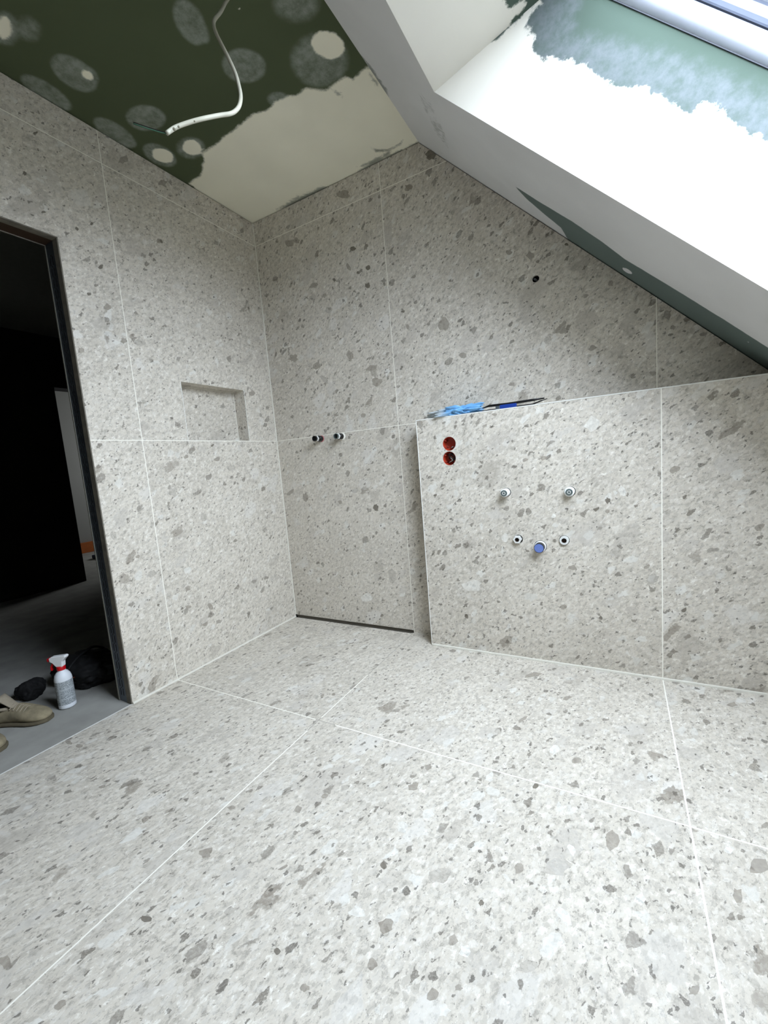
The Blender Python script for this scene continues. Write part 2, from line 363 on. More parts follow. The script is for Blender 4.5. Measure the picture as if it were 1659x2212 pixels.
# ------------------------------------------------------------------ back wall
def circ(x, y, z, r, n=32): return [(x + r * math.cos(2 * math.pi * i / n), y, z + r * math.sin(2 * math.pi * i / n)) for i in range(n)]
def rim(mb, x, y, z, r, dep, mi=0, n=32):
    a = circ(x, y, z, r, n); b = circ(x, y + dep, z, r, n)
    for i in range(n): mb.quad(a[i], a[(i + 1) % n], b[(i + 1) % n], b[i], mi)
def wall_at(u, v, y): p = hit(u, v, (0, y, 0), (0, 1, 0)); return p.x, p.z
PS = [wall_at(694.5, 947.6, 0), wall_at(739, 942.6, 0)]; CD = wall_at(1157, 602, 0)
BH = [(*PS[0], .0205), (*PS[1], .0205), (*CD, .0152)]
mb = MB()
k = .0055
mb.poly([(0, 0, .016), (.9, 0, .016), (.9, 0, 0), (KX, 0, 0), (KX, 0, sz(KX) - k), (XS, 0, H - G), (0, 0, H - G)], [circ(a, 0, b, r) for a, b, r in BH])
for a, b, r in BH: rim(mb, a, 0, b, r, .011)
mb.quad((0, 0, .016), (.9, 0, .016), (.9, .011, .016), (0, .011, .016)); mb.quad((0, 0, H - G), (XS, 0, H - G), (XS, .011, H - G), (0, .011, H - G))
mb.quad((XS, 0, H - G), (KX, 0, sz(KX) - k), (KX, .011, sz(KX) - k), (XS, .011, H - G))
mb.poly([(-.1, .011, .03), (KX, .011, .03), (KX, .011, sz(KX)), (XS, .011, H), (-.1, .011, H)], [circ(a, .011, b, r) for a, b, r in BH], 1)
for a, b, r in BH: rim(mb, a, .011, b, r, .05, 2); mb.poly(circ(a, .061, b, r), mi=2)
mb.done('wall_back', [T_BACK, BOARD, DARK], kind='structure', fix=False)

# low wall in front, with the toilet connections
FX = [wall_at(u, v, -HD) for u, v in ((1094, 1063.5), (1232, 1061.5), (1119.5, 1164.5), (1219, 1167), (1167.5, 1180))]
LH = [(1.231, 1.069, .0345), (1.227, .997, .0345), (*FX[0], .0210), (*FX[1], .0222), (*FX[2], .0215), (*FX[3], .0222), (*FX[4], .0280)]
y = -HD; mb = MB(); xc = XS + (H - HH) / TAN
mb.poly([(HA, y, 0), (KX, y, 0), (KX, y, sz(KX)), (xc, y, HH), (HA, y, HH)], [circ(a, y, b, r) for a, b, r in LH])
for i, (a, b, r) in enumerate(LH): rim(mb, a, y, b, r, .010)
for i, (a, b, r) in enumerate(LH[2:]): rim(mb, a, y + .01, b, r, .05, 3); mb.poly(circ(a, y + .06, b, r), mi=3)
mb.quad((HA, y, 0), (HA, 0, 0), (HA, 0, HH), (HA, y, HH), 1); mb.quad((HA, y, HH), (xc, y, HH), (xc, 0, HH), (HA, 0, HH), 2)
mb.done('wall_front_low', [T_LOW, T_SIDE, T_LEDGE, DARK], kind='structure', fix=False)
# knee wall, wall behind the camera
mb = MB(); mb.quad((KX, YB, 0), (KX, 0, 0), (KX, 0, sz(KX)), (KX, YB, sz(KX))); mb.done('wall_right', T_SIDE, kind='structure', fix=False)
mb = MB(); mb.poly([(-.1, YB, 0), (KX, YB, 0), (KX, YB, sz(KX)), (XS, YB, H), (-.1, YB, H)]); mb.done('wall_rear', WHITEWALL, kind='structure', fix=False)

# ------------------------------------------------------------------ ceiling with filler patches
big = [(425, 412), (408, 396), (432, 378), (440, 350), (437, 330), (462, 315), (478, 300), (500, 284), (520, 268), (548, 246), (578, 237), (596, 220), (622, 208), (640, 207), (662, 190), (690, 194), (706, 196), (722, 178), (748, 168), (762, 170), (795, 143), (1100, 300), (900, 520), (500, 640), (380, 470)]
shp = [('filler', .05, 1, big)]
for cx_, cy_, rx, ry, an in [(8, 60, 16, 26, 0), (708, 97, 38, 29, 30), (351, 336, 24, 15, 22), (414, 319, 21, 16, 20), (190, 163, 14, 9, 40)]: shp.append(('filler', .03, .72, ell(cx_, cy_, rx, ry, an)))
for cx_, cy_, rx, ry, an, s in [(160, 158, 56, 29, 35, .02), (187, 165, 26, 20, 35, .02), (62, 62, 18, 22, 0, .04), (100, 200, 62, 19, 33, .02), (410, 48, 28, 52, -27, .02), (425, 55, 16, 42, -30, .02), (527, 142, 46, 36, 10, .02),
                             (315, 255, 42, 27, 5, .02), (248, 287, 52, 19, 33, .02), (345, 335, 38, 20, 28, .02), (690, 130, 58, 55, 0, .04), (600, 214, 22, 14, 0, .02), (640, 8, 42, 34, 0, .05), (412, 320, 28, 22, 0, .03), (10, 62, 26, 34, 0, .03)]:
    shp.append(('skim', s * 1.3, .75, ell(cx_, cy_, rx, ry, an)))
for pl_, so_, lv_ in [([(590, 455), (640, 425), (700, 398), (716, 404), (700, 420), (640, 448)], .02, .62), ([(742, 388), (800, 352), (850, 330), (905, 303), (905, 312), (850, 338), (800, 362)], .012, .75), ([(770, 362), (812, 340), (852, 318), (842, 336), (806, 356)], .012, .75),
                     ([(800, 318), (812, 330), (840, 328), (868, 312), (872, 296), (862, 310), (838, 322), (818, 322)], .008, .8), ([(712, 190), (738, 200), (742, 212), (724, 204)], .01, .7), ([(795, 145), (806, 160), (822, 188), (812, 188), (798, 166)], .01, .7)]: shp.append(('smear', so_ * 1.6, .95, pl_))
painted('ceiling', [[(-.1, YB, H), (XS, YB, H), (XS, .011, H), (-.1, .011, H)]], CEIL, (0, 0, H), (0, 0, 1), shp)

# sloped ceiling around the roof window opening
def sp(x, y): return (x, y, sz(x))
cut = [(1112, 402), (1160, 433), (1235, 478), (1300, 522), (1350, 560), (1450, 620), (1560, 688), (1720, 790), (1720, 860), (1417, 655), (1226, 516), (1212, 492), (1180, 466), (1140, 432)]
# everything except the bare strip is filled: the filler outline skirts it
shp = [('bare', .02, 1, cut), ('smear', .02, .8, [(742, 95), (750, 88), (800, 140), (838, 195), (838, 212), (826, 205)]), ('smear', .025, .5, [(905, 200), (925, 215), (960, 290), (968, 320), (940, 285)])] + [('filler', .012, .8, ell(a, b_, c_, d_, 30)) for a, b_, c_, d_ in [(1355, 585, 12, 4), (1615, 738, 3, 2)]]
painted('ceiling_sloped', [[sp(XS, YB), sp(XO, YB), sp(XO, .011), sp(XS, .011)], [sp(XO, YO), sp(XO2, YO), sp(XO2, .011), sp(XO, .011)], [sp(XO, YB), sp(XO2, YB), sp(XO2, YO2), sp(XO, YO2)], [sp(XO2, YB), sp(KX + .05, YB), sp(KX + .05, .011), sp(XO2, .011)]],
        SLOPE, (XS, 0, H), (TAN, 0, 1), shp, base=1.0)
# reveals of the roof window
WT = Vector((1.843, YO, 2.359)); WB_ = Vector((2.65, YO, 2.359 - (2.65 - 1.843) * TAN))
def at(p, y): return (p[0], y, p[2] if len(p) > 2 else p[1])
allw = [(700, -700), (2300, -700), (2300, 1100), (700, 1100)]
rv = [(900, 300), (900, 100), (1059, 92), (1140, 60), (1155, 72), (1152, 108), (1166, 127), (1190, 124), (1205, 131), (1232, 124), (1245, 138), (1262, 142), (1290, 160), (1322, 182), (1345, 186), (1370, 186), (1392, 192), (1408, 205), (1440, 212), (1462, 225), (1488, 248), (1498, 246), (1512, 222), (1540, 222), (1562, 246), (1585, 258), (1612, 286), (1700, 330), (2100, 560), (2100, 1100), (1000, 1100)]
band = [(1130, 10), (1250, -10), (1245, 30), (1200, 70), (1320, 90), (1420, 110), (1560, 165), (1700, 230), (1700, 360), (1400, 220), (1160, 135)]
painted('wall_reveal_side', [[(XO, YO, sz(XO)), tuple(WT), tuple(WB_), (XO2, YO, sz(XO2))]], REVM, (0, YO, 0), (0, 1, 0),
        [('filler', .03, 1, rv), ('filler', .02, .75, [(1000, 160), (1163, -5), (1172, 5), (1140, 45), (1112, 92)]), ('skim', .05, 1, [(1040, 120), (1168, -10), (1250, -10), (1240, 60), (1160, 130)]), ('skim', .07, 1, band), ('smear', .03, .9, [(1400, 232), (1440, 246), (1490, 278), (1502, 298), (1478, 292), (1440, 266), (1396, 244)])])
pn = Vector((WT.x - XO, 0, WT.z - sz(XO))).cross(Vector((0, 1, 0)))
painted('wall_reveal_top', [[(XO, YO2, sz(XO)), (XO, YO, sz(XO)), tuple(WT), (WT.x, YO2, WT.z)]], REVM, (XO, YO, sz(XO)), pn,
        [('filler', .03, 1, [(600, -300), (1090, -300), (1085, 0), (1100, 22), (1112, 8), (1128, -8), (1140, 2), (1126, 28), (1066, 98), (950, 225), (800, 120)])])
painted('wall_reveal_far', [[(XO, YO2, sz(XO)), (WT.x, YO2, WT.z), (WB_.x, YO2, WB_.z), (XO2, YO2, sz(XO2))]], REVM, (0, YO2, 0), (0, 1, 0), [], cell=.1, base=1.0)
painted('wall_reveal_bottom', [[(XO2, YO2, sz(XO2)), (XO2, YO, sz(XO2)), tuple(WB_), (WB_.x, YO2, WB_.z)]], REVM, (XO2, 0, 0), (1, 0, 0), [], cell=.1, base=1.0)

# roof window
win = empty('window_1', (2.2, -1.24, 2.0), kind='structure')
sd = (WB_ - WT).normalized(); nn = Vector((-sd.z, 0, sd.x)); nn = nn if nn.z > 0 else -nn
def ring(prof, name, mat, smooth=False):
    mb = MB(); secs = []
    for ins, h in prof:
        a = WT + sd * ins + nn * h; b_ = WB_ - sd * ins + nn * h
        secs.append([Vector((a.x, YO - ins, a.z)), Vector((b_.x, YO - ins, b_.z)), Vector((b_.x, YO2 + ins, b_.z)), Vector((a.x, YO2 + ins, a.z))])
    mb.loft(secs, caps=False); o = mb.done(name, mat, fix=False, smooth=smooth); reparent(o, win); return o
ring([(-.01, .0), (.003, .0), (.003, .004)], 'seal', SEAL)
ring([(.003, .003), (.005, .004), (.012, .012), (.016, .024), (.017, .036), (.015, .048), (.012, .054)], 'frame', LACQ, True)
ring([(.010, .053), (.010, .057), (.018, .057)], 'seal', SEAL)
ring([(.017, .055), (.021, .057), (.025, .064), (.027, .082), (.030, .086)], 'sash', LACQ2)
ring([(.029, .086), (.034, .088), (.037, .094), (.042, .098), (.042, .11)], 'glazing_bead', LACQ)
a = WT + sd * .036 + nn * .104; b_ = WB_ - sd * .036 + nn * .104
gm = bpy.data.materials.new('window_glass'); gm.use_nodes = True; t = NT(gm.node_tree); t.N.remove(t.N['Principled BSDF'])
tr = t.n('ShaderNodeBsdfTransparent'); tr.inputs[0].default_value = (.93, .97, .96, 1); gl = t.n('ShaderNodeBsdfGlossy'); gl.inputs['Roughness'].default_value = .02
lw = t.n('ShaderNodeLayerWeight'); fr = t.m('MULTIPLY_ADD', t.m('POWER', lw.outputs['Facing'], 4.0), .8, .06); ms = t.n('ShaderNodeMixShader'); t.L.new(fr, ms.inputs[0]); t.L.new(tr.outputs[0], ms.inputs[1]); t.L.new(gl.outputs[0], ms.inputs[2])
t.L.new(ms.outputs[0], t.N['Material Output'].inputs[0])
mb = MB(); mb.quad((a.x, YO - .036, a.z), (b_.x, YO - .036, b_.z), (b_.x, YO2 + .036, b_.z), (a.x, YO2 + .036, a.z)); reparent(mb.done('glass', gm), win)
# daylight portal in the window plane (only guides the sampling of the sky)
ld = bpy.data.lights.new('window_portal', 'AREA'); ld.shape = 'RECTANGLE'; ld.size = (WB_ - WT).length; ld.size_y = YO - YO2; ld.cycles.is_portal = True
lo = bpy.data.objects.new('window_portal', ld); COL.objects.link(lo)
cz = nn; cx_ = sd; cy_ = cz.cross(cx_); mm = Matrix((cx_, cy_, cz)).transposed().to_4x4(); mm.translation = (WT + WB_) / 2 + nn * .115; mm.translation.y = (YO + YO2) / 2; lo.matrix_world = mm

# outer shell: rafters and roof around the opening keep daylight out of the cavities
mb = MB()
q = lambda p, y, h: tuple(Vector((p.x, y, p.z)) + nn * h)
top_ = WT - sd * 1.6; bot_ = WB_ + sd * 1.6
for (p, r_, y0, y1) in ((top_, WT, YB - .2, .5), (WB_, bot_, YB - .2, .5), (WT, WB_, YO, .5), (WT, WB_, YB - .2, YO2)):
    mb.quad(q(p, y0, .0), q(r_, y0, .0), q(r_, y1, .0), q(p, y1, .0))
mb.done('roof_board', BOARD, kind='structure', fix=False)
zt = lambda x: WT.z - (x - WT.x) * TAN
mb = MB(); tx = WT.x - (H + .35 - WT.z) / TAN
mb.quad((-7, YB - .2, H + .35), (tx, YB - .2, H + .35), (tx, 3.2, H + .35), (-7, 3.2, H + .35))
for yy in (YB - .2, .5): mb.poly([(-.1, yy, -.2), (4.0, yy, -.2), (4.0, yy, zt(4.0)), (tx, yy, H + .35), (-.1, yy, H + .35)])
mb.quad((tx, .5, H + .35), (tx, 3.2, H + .35), (tx, 3.2, -.2), (tx, .5, -.2)); mb.quad((-7, 3.2, -.2), (tx, 3.2, -.2), (tx, 3.2, H + .35), (-7, 3.2, H + .35)); mb.quad((-7, YB - .2, -.2), (-7, 3.2, -.2), (-7, 3.2, H + .35), (-7, YB - .2, H + .35))
mb.quad((-7, YB - .2, -.2), (-.1, YB - .2, -.2), (-.1, YB - .2, H + .35), (-7, YB - .2, H + .35))
mb.quad((4.0, YB - .2, -.2), (4.0, .5, -.2), (4.0, .5, zt(4.0)), (4.0, YB - .2, zt(4.0)))
mb.quad((-7, YB - .2, -.2), (4.0, YB - .2, -.2), (4.0, 3.2, -.2), (-7, 3.2, -.2))
mb.done('outer_shell', BOARD, kind='structure', fix=False)

# ------------------------------------------------------------------ the larger stones of the slab pattern
def stone_mat(name, rgb, al):
    m, t, b = newmat(name); v = t.n('ShaderNodeTexCoord').outputs['Object']; n = t.noise(v, 60, 5, .7).outputs[0]; n2 = t.noise(t.vadd(v, (1, 1, 1)), 18, 4, .6).outputs[0]
    g = t.n('ShaderNodeGroup', node_tree=STONE); t.L.new(v, g.inputs[0])
    c = lin(rgb); hi = tuple(min(1, x * 1.5) for x in c[:3]) + (1,); lo_ = tuple(x * .75 for x in c[:3]) + (1,)
    col = t.mix(t.ss(n, .35, .65), lo_, hi); col = t.mix(t.m('MULTIPLY', t.ss(n2, .3, .7), .8), c, col)
    t.put(b.inputs['Base Color'], t.mix(al, g.outputs[0], col)); setb(b, Roughness=.55); b.inputs['Specular IOR Level'].default_value = .35; return m
STM = [stone_mat('stone_dark', (102, 95, 84), .88), stone_mat('stone_taupe', (136, 128, 116), .72), stone_mat('stone_faint', (156, 150, 140), .48), stone_mat('stone_pale', (220, 217, 208), .62)]
FLOOR_ST = [(926, 1657, 10, 8, 1), (894, 1700, 14, 11, 1), (1005, 1736, 14, 12, 3), (869, 1787, 16, 14, 3), (924, 1760, 16, 12, 3), (644, 1748, 11, 12, 1), (702, 1719, 9, 7, 1), (745, 1703, 13, 8, 2), (500, 1745, 11, 7, 1), (446, 1841, 18, 13, 1), (612, 1874, 14, 5, 1), (828, 1869, 8, 10, 0), (1157, 1698, 8, 7, 0), (1244, 1643, 14, 9, 1),
 (1122, 1877, 14, 15, 1), (1040, 1950, 7, 8, 0), (834, 2001, 17, 22, 1), (948, 1893, 28, 22, 2), (772, 1969, 22, 14, 3), (978, 2031, 12, 16, 1), (598, 2056, 9, 10, 0), (804, 2083, 12, 16, 1), (658, 2134, 11, 13, 1), (991, 2134, 9, 10, 1), (934, 2148, 14, 18, 1), (959, 2183, 16, 16, 3), (1005, 2056, 15, 18, 3), (1219, 1980, 14, 32, 3), (1200, 1874, 34, 24, 2), (1236, 1836, 10, 16, 3),
 (498, 1969, 16, 14, 2), (1141, 2088, 28, 20, 2), (1322, 1813, 18, 25, 1), (1383, 1942, 15, 20, 3), (1499, 2140, 13, 16, 1), (1640, 1871, 22, 24, 1), (1594, 1934, 14, 20, 1), (1652, 1783, 12, 7, 1), (1575, 1837, 12, 12, 3), (1154, 1458, 20, 6, 1), (1129, 1554, 12, 5, 1), (1225, 1508, 11, 6, 1), (1197, 1620, 16, 12, 3), (1582, 1522, 12, 8, 1), (1625, 1655, 14, 6, 1), (1074, 1579, 7, 9, 2),
 (660, 1502, 12, 9, 2), (696, 1502, 6, 5, 1), (720, 1500, 5, 4, 1), (314, 1770, 12, 7, 1), (220, 1700, 10, 5, 1), (110, 1680, 14, 8, 2), (148, 1604, 9, 6, 1), (172, 1611, 9, 6, 1), (316, 1985, 12, 12, 0), (130, 2170, 16, 11, 1), (10, 2078, 14, 22, 1)]
LOW_ST = [(1442, 1376, 11, 9, 1), (1218, 1311, 9, 8, 1), (1456, 1014, 14, 9, 1), (1313, 1081, 6, 9, 0), (1289, 1100, 9, 6, 0), (1374, 1093, 5, 4, 1), (1312, 1105, 7, 6, 1), (1479, 1074, 7, 5, 0), (1330, 1193, 13, 15, 2), (1397, 1224, 9, 5, 1), (1411, 1251, 16, 16, 2), (1237, 1226, 11, 8, 1), (1478, 1318, 8, 5, 0), (1344, 1060, 8, 14, 3), (1298, 1335, 4, 5, 0), (908, 917, 7, 10, 1), (1174, 990, 8, 8, 1),
 (1134, 994, 7, 5, 1), (1068, 895, 6, 5, 1), (1047, 920, 8, 4, 1), (1166, 886, 11, 11, 3), (1615, 1035, 14, 9, 2), (1640, 1138, 16, 10, 1), (1007, 1331, 5, 7, 0), (1280, 915, 22, 20, 3), (1020, 1265, 22, 16, 3), (1090, 1162, 9, 11, 3), (1196, 1115, 7, 7, 3), (940, 1070, 4, 4, 0)]
LEFT_ST = [(232, 663, 10, 11, 1), (218, 576, 7, 5, 0), (94, 458, 6, 4, 0), (166, 494, 4, 6, 0), (198, 483, 5, 4, 0), (175, 757, 8, 9, 1), (267, 736, 8, 7, 1), (285, 726, 7, 6, 1), (192, 635, 5, 5, 0), (205, 632, 5, 5, 1), (348, 521, 4, 7, 0), (373, 1063, 12, 13, 2), (441, 1118, 8, 14, 2), (406, 1271, 7, 7, 1), (455, 1311, 5, 12, 1), (443, 1348, 8, 6, 1), (407, 1311, 6, 6, 1), (342, 1307, 4, 3, 0),
 (245, 1157, 8, 11, 2), (327, 1240, 12, 10, 2), (298, 1202, 6, 5, 1), (544, 850, 7, 9, 1), (470, 991, 8, 7, 1), (402, 986, 7, 5, 1), (459, 962, 5, 3, 0), (524, 962, 7, 7, 2), (300, 740, 14, 10, 2), (267, 345, 14, 10, 1), (76, 287, 6, 4, 0), (54, 375, 5, 7, 0), (436, 372, 5, 5, 0), (343, 520, 6, 9, 1), (500, 1010, 10, 8, 2), (60, 300, 14, 8, 2), (350, 395, 12, 9, 1)]
BACK_ST = [(752, 575, 5, 12, 1), (763, 537, 7, 6, 0), (795, 578, 7, 6, 0), (795, 617, 8, 8, 0), (722, 604, 4, 6, 0), (773, 589, 4, 4, 0), (625, 525, 9, 12, 1), (893, 598, 6, 5, 1), (871, 673, 5, 4, 0), (633, 773, 10, 12, 1), (684, 791, 9, 10, 1), (756, 769, 8, 16, 1), (814, 825, 13, 12, 1), (700, 818, 6, 14, 2), (725, 897, 8, 5, 1), (785, 898, 7, 6, 1), (678, 617, 12, 6, 1), (676, 643, 7, 10, 2), (881, 706, 4, 8, 1),
 (710, 670, 9, 8, 2), (1280, 751, 10, 7, 1), (1216, 715, 8, 8, 1), (1182, 735, 10, 9, 2), (1106, 830, 9, 6, 1), (1319, 613, 8, 8, 1), (1265, 639, 7, 5, 1), (1146, 552, 10, 12, 1), (1224, 528, 6, 4, 0), (1410, 807, 9, 6, 1), (1453, 707, 6, 8, 1), (1359, 715, 20, 18, 2), (1520, 722, 9, 7, 1), (930, 335, 13, 12, 0), (742, 420, 14, 12, 1), (882, 405, 9, 12, 1), (640, 520, 9, 8, 1), (768, 1060, 8, 8, 2), (660, 1075, 7, 14, 1), (802, 795, 12, 8, 1),
 (958, 700, 12, 22, 1), (1000, 768, 10, 8, 1), (1100, 545, 8, 8, 1), (812, 1097, 6, 10, 0), (735, 1085, 5, 8, 1), (848, 1243, 12, 18, 2), (793, 1290, 16, 12, 3)]
def pattern(target, sts, p0, n, off, seed):
    """adds the stone outlines to the slab mesh itself, a hair above its face"""
    rr = random.Random(seed); ob = bpy.data.objects[target]; me = ob.data; base = len(me.materials)
    for m_ in STM: me.materials.append(m_)
    bm = bmesh.new(); bm.from_mesh(me); n = Vector(n)
    for u, w, rx, ry, k_ in sts:
        q = rr.choice((9, 11, 13)); an = rr.uniform(-.7, .1); st_ = rr.uniform(.75, 1.0); pts = []
        for i in range(q):
            a_ = 2 * math.pi * (i + rr.uniform(-.3, .3)) / q; r_ = rr.uniform(.58, 1.08); x_ = rx * r_ * math.cos(a_) * (2 - st_) * .92; y_ = ry * r_ * math.sin(a_) * st_
            pts.append(hit(u + x_ * math.cos(an) - y_ * math.sin(an), w + x_ * math.sin(an) + y_ * math.cos(an), p0, n) + n * off)
        vs_ = [bm.verts.new(p_) for p_ in pts]; f_ = bm.faces.new(vs_); f_.material_index = base + k_
        if f_.normal.dot(n) < 0: f_.normal_flip()
    bm.to_mesh(me); bm.free()
pattern('floor', FLOOR_ST, (0, 0, 0), (0, 0, 1), .00015, 1); pattern('wall_front_low', LOW_ST, (0, -HD, 0), (0, -1, 0), .00015, 2)
pattern('wall_left', LEFT_ST, (0, 0, 0), (1, 0, 0), .00015, 3); pattern('wall_back', BACK_ST, (0, 0, 0), (0, -1, 0), .00015, 4)

# ------------------------------------------------------------------ sealant lines and edge profiles
def bar(n, lo, hi, mat=SIL):
    mb = MB(); mb.box(lo, hi); return mb.done(n, mat, kind='structure', bevel=.0008)
bar('trim_1', (0, -.0055, .016), (.0055, 0, H - .006))                         # left corner, vertical
bar('trim_2', (0, DY0, 0), (.0080, -.005, .0080))                              # foot of left wall
bar('trim_3', (HA + .004, -HD - .0085, 0), (KX, -HD, .0085))                   # foot of low wall
bar('trim_4', (HA - .001, -HD - .0015, 0), (HA + .0025, -HD + .006, HH), EDGE) # upright edge profile
bar('trim_5', (HA - .001, -HD - .0015, HH - .003), (xc, -HD + .006, HH + .0015), EDGE)
bar('trim_6', (-ND, NY1 - .004, NZ0), (-ND + .004, NY1, NZ1)); bar('trim_7', (-ND, NY0, NZ1 - .004), (-ND + .004, NY1, NZ1)); bar('trim_8', (-ND, NY1 - .003, NZ1 - .003), (0, NY1, NZ1))
bar('trim_9', (.903, -.003, 0), (HA, 0, .003)); bar('trim_10', (-.006, DY1, -.02), (.0015, DY0, .0005), EDGE)
bar('trim_11', (-.001, NY0 - .002, NZ0), (.0008, NY0 + .0005, NZ1), EDGE); bar('trim_12', (-.001, NY1 - .0005, NZ0), (.0008, NY1 + .002, NZ1), EDGE)

# ------------------------------------------------------------------ hall behind the doorway
mb = MB(); mb.quad((-5.6, YB - .1, -.001), (-.006, YB - .1, -.001), (-.006, 3, -.001), (-5.6, 3, -.001)); mb.done('floor_hall', CONC, kind='structure', fix=False)
mb = MB(); mb.quad((-5.6, YB - .1, H + .02), (-.1, YB - .1, H + .02), (-.1, 3, H + .02), (-5.6, 3, H + .02)); mb.done('ceiling_hall', plain('hall_ceiling', (120, 118, 106), .9), kind='structure', fix=False)
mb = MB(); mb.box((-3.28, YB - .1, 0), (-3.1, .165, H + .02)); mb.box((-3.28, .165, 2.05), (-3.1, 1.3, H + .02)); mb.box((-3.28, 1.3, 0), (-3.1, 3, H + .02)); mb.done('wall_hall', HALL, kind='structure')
mb = MB(); mb.quad((-5.3, -1, 0), (-5.3, 3, 0), (-5.3, 3, H), (-5.3, -1, H)); mb.done('wall_far_room', plain('far_wall', (150, 150, 146), .9, var=.12, sc=1.5), kind='structure', fix=False)
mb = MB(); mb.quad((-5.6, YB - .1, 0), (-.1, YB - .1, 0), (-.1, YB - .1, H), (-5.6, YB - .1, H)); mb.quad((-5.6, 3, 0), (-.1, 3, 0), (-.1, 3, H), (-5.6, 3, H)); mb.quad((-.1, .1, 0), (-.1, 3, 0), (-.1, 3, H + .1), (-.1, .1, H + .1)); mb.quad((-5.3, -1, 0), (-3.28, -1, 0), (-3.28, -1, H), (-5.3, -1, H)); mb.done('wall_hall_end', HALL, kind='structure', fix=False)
ld = bpy.data.lights.new('far_room_daylight', 'AREA'); ld.size = .8; ld.energy = 22.0; ld.color = (.93, .97, 1)
lo = bpy.data.objects.new('far_room_daylight', ld); COL.objects.link(lo); lo.location = (-4.2, 2.8, 1.5); lo.rotation_euler = (math.radians(-90), 0, 0)

# ------------------------------------------------------------------ ceiling cable
CBL = plain('white_cable', (176, 174, 158), .5, var=.06); 
pts = [(512, -60, 1.40), (503, -20, 1.36), (488, 4, 1.33), (477, 25, 1.30), (464, 42, 1.27), (462, 55, 1.25), (468, 74, 1.23), (482, 102, 1.20), (497, 132, 1.17), (509, 160, 1.15), (516, 185, 1.13), (520, 208, 1.11), (517, 228, 1.09), (508, 240, 1.08), (496, 246, 1.07), (475, 249, 1.06), (440, 256, 1.04), (410, 264, 1.03), (380, 275, 1.02), (360, 288, 1.01)]
P3 = [CAM + ray(u, v) * dd for u, v, dd in pts]; top = CAM + ray(520, -90) * 1.2; up0 = Vector((P3[0].x, P3[0].y + -.01, H)); P3 = [up0] + P3
root = empty('ceiling_cable', tuple(up0), label='white electric cable hanging from the unpainted ceiling, bent twice', category='cable')
mb = MB(); mb.tube(spline(P3, 6), .0050, 12); reparent(mb.done('sheath', CBL, smooth=True), root)
e = P3[-1]
mb = MB(); wp = [CAM + ray(u, v) * dd for u, v, dd in [(368, 284, 1.012), (356, 288, 1.01), (330, 281, 1.0), (305, 273, .99), (288, 267, .985)]]; mb.tube(spline(wp, 4), .0012, 8); reparent(mb.done('green_wire', plain('green_wire', (40, 78, 58), .5), smooth=True, label='thin green and black core sticking out of the cable end'), root)
mb = MB(); wp = [w + Vector((.0, .0, .003)) for w in wp]; mb.tube(spline(wp, 4), .0010, 8); reparent(mb.done('black_wire', BLACKP, smooth=True), root)
SMR = plain('plaster_dirt', (120, 116, 100), .9)
for i, (u, v, dd) in enumerate([(420, 262, 1.03), (386, 274, 1.02), (376, 279, 1.015)]):
    p = CAM + ray(u, v) * (dd - .0048); mb = MB(); mb.lathe([(.0006, -.0008), (.002 + .0008 * (i % 3), 0), (.0006, .0008)], p, (p - CAM), 9)
    reparent(mb.done('plaster_smear', SMR, label='dried plaster dirt on the sheath'), root)

# ------------------------------------------------------------------ flush sockets in the low wall
RBD = plain('red_brown_dark', (140, 44, 30), .4); RBC = plain('red_brown_plastic', (168, 58, 38), .35)
def cup(name, x, z, label, wires):
    root = empty(name, (x, -HD, z), label=label, category='junction box', group='round junction boxes in the low wall'); y0 = -HD
    mb = MB(); mb.lathe([(.0340, .006), (.0335, .006), (.0328, .012), (.0322, .048), (.029, .050), (.0005, .050)], (x, y0, z), (0, 1, 0), 40, cap0=False, cap1=False)
    reparent(mb.done('cup', RBC, smooth=True), root)
    for a in (35, 145, 215, 325):
        mb = MB(); mb.tube([(x + .029 * math.cos(math.radians(a)), y0 + .010, z + .029 * math.sin(math.radians(a))), (x + .029 * math.cos(math.radians(a)), y0 + .048, z + .029 * math.sin(math.radians(a)))], .0032, 10)
        reparent(mb.done('screw_post', RBD, smooth=True), root)
    for i, (c, p) in enumerate(wires):
        mb = MB(); mb.tube(spline([(x + a, y0 + b, z + e_) for a, b, e_ in p], 6), .0022, 8); reparent(mb.done('wire', c, smooth=True), root)
    return root
WIRE = plain('brown_wire', (52, 34, 24), .5); GRW = plain('grey_wire', (120, 118, 112), .5)
cup('junction_box', 1.231, 1.069, 'upper red round junction box in the low tiled wall, empty but for one wire', [(GRW, [(-.004, .045, -.018), (.004, .02, -.022), (.012, .018, -.015), (.014, .03, -.02)])])
cup('junction_box', 1.227, .997, 'lower red round junction box in the low tiled wall, stuffed with dark wires', [
    (BLACKP, [(.0, .045, .02), (.012, .015, .022), (.022, .014, .005), (.014, .016, -.014), (.0, .03, -.012)]), (BLACKP, [(-.006, .045, .01), (.0, .016, .018), (.016, .012, .014), (.022, .018, -.008), (.01, .03, -.02)]),
    (WIRE, [(-.01, .045, -.01), (-.008, .018, .006), (.006, .012, .008), (.014, .016, -.006), (.004, .03, -.018)]), (GRW, [(-.012, .045, .012), (.004, .012, .002), (.012, .012, -.01), (-.002, .014, -.018), (-.012, .03, -.02)]),
    (BLACKP, [(.014, .045, .0), (.006, .014, .024), (-.006, .014, .016), (-.002, .02, .0), (.012, .03, -.004)])])

